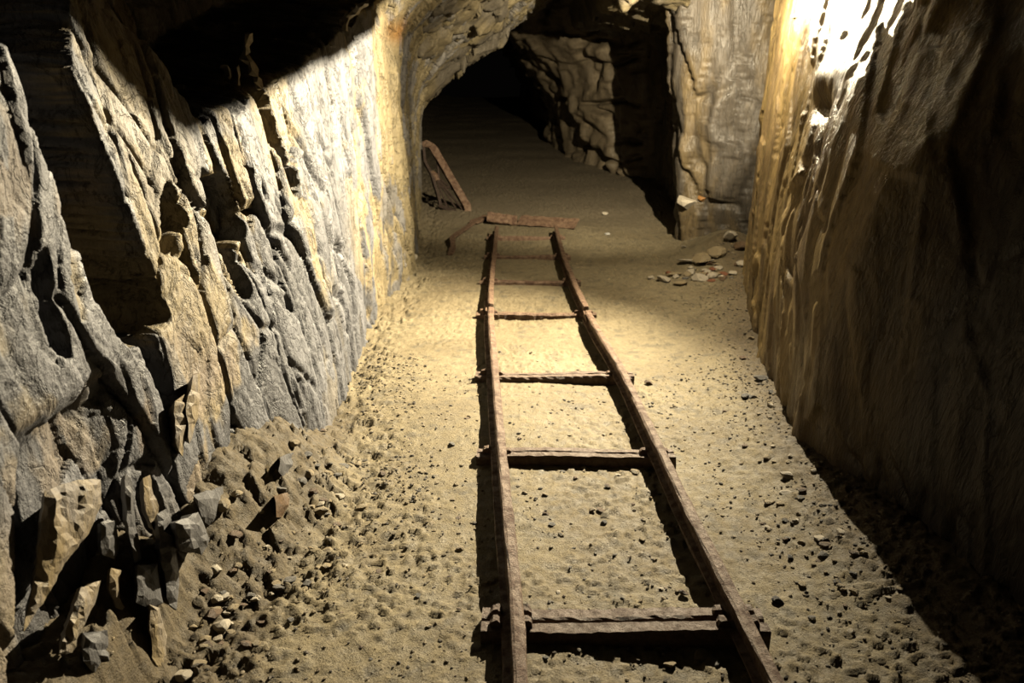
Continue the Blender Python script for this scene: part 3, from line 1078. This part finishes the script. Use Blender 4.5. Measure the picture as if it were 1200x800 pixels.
stone_px(745, 546 + 8, 14, 'sand', 'sandy stone lying near the right rail in front of the second sleeper', sink=.15, k=1)
stone_px(404, 664, 13, 'pale', 'oval pale stone alone on the sand left of the track', sink=.15, k=0, sc=(1, .7, .6))
stone_px(376, 594, 13, 'pale', 'pale block at the foot of the earth bank beside the left wall', sink=.1, k=6)
stone_px(333, 612, 14, 'grey', 'grey oval stone on the slope of the earth bank', sink=.2, k=3)
stone_px(250, 722, 26, 'brown', 'large brown wedge stone at the top of the left rubble spill', sink=.1, k=5)
stone_px(262, 735, 26, 'pale', 'large pale wedge stone leaning below the brown wedge in the left spill', sink=.1, k=8)
stone_px(273, 714, 16, 'sand', 'squarish tan stone above the pale wedge in the left spill', sink=.05, k=4)
stone_px(288, 757, 18, 'brown', 'brown angular stone at the front of the left rubble spill', sink=.05, k=7)
stone_px(240, 752, 18, 'sand', 'tan stone at the left front of the rubble spill', sink=.05, k=2)
stone_px(256, 750, 14, 'pale', 'pale round stone between the two front stones of the left spill', sink=.05, k=9)
stone_px(340, 680, 22, 'grey', 'flat grey stone on the right edge of the left rubble spill', sink=.1, k=11, sc=(1, .8, .5))
stone_px(215, 792, 22, 'pale', 'pale stone in the bottom left corner of the rubble spill', sink=.15, k=10)
stone_px(231, 780, 24, 'sand', 'tall tan stone near the bottom edge of the left rubble spill', sink=.1, k=1)
stone_px(45, 785, 16, 'brown', 'reddish brown stone at the foot of the dark slabs at bottom left', sink=.1, k=5, z=.12) if False else None

stone_px(482, 306, 20, 'pale', 'pale upright stone in the debris at the left wall foot beside the track end', sink=.1, k=7, sc=(1, 1, 1.5))
stone_px(462, 322, 16, 'sand', 'tan stone at the left wall foot nearer than the pale upright one', sink=.15, k=2)
stone_px(497, 290, 13, 'sand', 'small tan stone at the left wall foot level with the last sleepers', sink=.15, k=5)
stone_px(708, 252, 9, 'pale', 'small pale stone alone on the dim floor right of the far plates', sink=.1, k=4)
stone_px(712, 275, 8, 'white', 'small whitish flat stone on the floor right of the last sleeper', sink=.1, k=6)
# pale rounded knob with an orange patch, part of the far corner's foot
for px_, py_, wpx_, kind_, yy_ in ((808, 238, 36, 'pale', 7.90), (824, 233, 16, 'orange', 7.83)):
    o = stone_proto(kind_, 9).copy()
    o.name = 'rock_knob'
    COL.objects.link(o)
    o.parent = wall_right
    o.location = at_y(px_, py_, yy_)
    o.scale = [wpx_ / 2 / FPX * 7.6 * q for q in (1, .9, 1.1)]
    o.rotation_euler = (.2, .3, .5)

# bottom foreground between the rails
stone_px(822, 768, 26, 'sand', 'long flat sandy stone in front of the nearest sleeper by the right rail', sink=.15, k=11, sc=(1, .7, .5))
stone_px(806, 755, 14, 'sand', 'yellow-tan pebble just in front of the nearest sleeper', sink=0, k=2)
stone_px(752, 754, 14, 'brown', 'upright brown stone in the shade in front of the nearest sleeper', sink=-.2, k=3)
stone_px(786, 780, 18, 'sand', 'tan stone at the bottom edge between the rails', sink=.1, k=6)
stone_px(840, 778, 30, 'grey', 'long grey sliver stone against the right rail at the bottom', sink=.15, k=0, sc=(1, .5, .5))

n_named = 46
# shared groups ------------------------------------------------------
ZONES = [
    ('loose stones in the left rubble spill', 'small angular stone in the rubble spilled below the left earth bank', 75,
     lambda r: (lambda t: (r.gauss(np.interp(t, [0, 1, 2, 3], [255, 300, 370, 425]), 32), r.gauss(np.interp(t, [0, 1, 2, 3], [760, 700, 610, 520]), 24)))(r.uniform(0, 3)),
     (7, 18), ['sand', 'sand', 'sand', 'grey', 'pale', 'brown']),
    ('gravel along the right wall', 'small stone in the gravel strip at the foot of the right wall', 75,
     lambda r: (lambda t: (r.gauss(np.interp(t, [0, 1, 2, 3, 4], [868, 895, 925, 975, 1060]), 22), r.gauss(np.interp(t, [0, 1, 2, 3, 4], [420, 505, 580, 670, 740]), 25)))(r.uniform(0, 4)),
     (5, 13), ['sand', 'sand', 'sand', 'grey', 'brown', 'pale']),
    ('pebbles between the rails', 'small stone lying on the sand between the two rails', 45,
     lambda r: (lambda y: (r.uniform(np.interp(y, [460, 800], [600, 625]), np.interp(y, [460, 800], [715, 860])), y))(r.uniform(500, 798)),
     (4, 10), ['sand', 'sand', 'grey', 'brown', 'pale']),
    ('pebbles left of the track', 'small stone on the open sand left of the track', 25,
     lambda r: (r.uniform(400, 550), r.uniform(480, 798)), (4, 9), ['sand', 'grey', 'brown']),
    ('small stones in the rubble pile', 'small stone in the rubble pile at the right wall corner', 34,
     lambda r: (r.gauss(835, 24), r.gauss(318, 8)), (6, 14), ['sand', 'sand', 'pale', 'pale', 'brown', 'brown', 'grey', 'red']),
]
rz = random.Random(21)
for grp, lab, cnt, fn, (s0, s1), kinds in ZONES:
    for _ in range(cnt):
        px, py = fn(rz)
        py = min(py, 830)
        stone_px(px, py, rz.uniform(s0, s1) * (1 if rz.random() < .8 else 1.3), rz.choice(kinds), lab, group=grp, sink=rz.uniform(.0, .3))


# gravel too fine to count
def grit():
    r = np.random.default_rng(3)
    base = bmesh.new()
    bmesh.ops.create_icosphere(base, subdivisions=1, radius=1)
    bv = np.array([v.co[:] for v in base.verts])
    bf = np.array([[v.index for v in f.verts] for f in base.faces])
    base.free()
    pos = []
    # along the walls, and thinly everywhere
    n1 = 3600
    y = r.uniform(1.4, 7, n1)
    rf = np.interp(y, [0.8, 1.9, 2.7, 3.1, 3.7, 4.7, 5.75, 6.6], [1.5, 1.43, 1.3, 1.22, 1.28, 1.46, 1.7, 1.9])
    pos.append(np.stack([rf - np.abs(r.normal(0.02, .22, n1)), y], 1))
    y = r.uniform(1.5, 4.6, n1)
    lf = np.interp(y, [1.6, 1.9, 2.3, 2.8, 3.25, 3.6, 4.7], [-.8, -.72, -.62, -.52, -.55, -.68, -.8])
    pos.append(np.stack([lf + r.normal(0, .15, n1), y], 1))
    y = 1.5 * np.exp(r.uniform(0, 1.1, 6500) ** 1.3)
    pos.append(np.stack([r.uniform(-.8, 1.3, 6500), y], 1))
    P = np.concatenate(pos)
    keep = vnoise(np.stack([P[:, 0] * 3, P[:, 1] * 3, P[:, 0] * 0], 1), 9) + r.uniform(-.6, .6, len(P)) > -.1
    P = P[keep]
    n = len(P)
    z = floor_z(P[:, 0], P[:, 1])
    s = (.0020 + .0095 * r.uniform(0, 1, n) ** 3) * (.7 + .10 * P[:, 1])
    V = bv[None] * r.uniform(.6, 1.2, (n, len(bv), 1)) * s[:, None, None]
    V[:, :, 2] *= .45
    a = r.uniform(0, 6.28, n)
    ca, sa = np.cos(a)[:, None], np.sin(a)[:, None]
    Vx, Vy = V[:, :, 0] * ca - V[:, :, 1] * sa * .7, V[:, :, 0] * sa + V[:, :, 1] * ca * .7
    co = np.stack([Vx + P[:, 0:1], Vy + P[:, 1:2], V[:, :, 2] + z[:, None] + s[:, None] * .2], -1).reshape(-1, 3)
    fc = (bf[None] + (np.arange(n) * len(bv))[:, None, None]).reshape(-1, 3)
    me = bpy.data.meshes.new('gravel')
    me.from_pydata(co.tolist(), [], fc.tolist())
    ca_ = me.color_attributes.new('tint', 'FLOAT_COLOR', 'POINT')
    pal = np.array([[.60, .47, .28], [.50, .40, .26], [.36, .31, .24], [.22, .19, .15], [.66, .55, .38]])
    cc = np.ones((n, len(bv), 4), np.float32)
    cc[:, :, :3] = pal[r.integers(0, 5, n)][:, None]
    ca_.data.foreach_set('color', cc.ravel())
    me.materials.append(M_floor)
    o = bpy.data.objects.new('gravel', me)
    COL.objects.link(o)
    setp(o, 'fine loose grit scattered over the tunnel floor', 'gravel', kind='stuff')


grit()
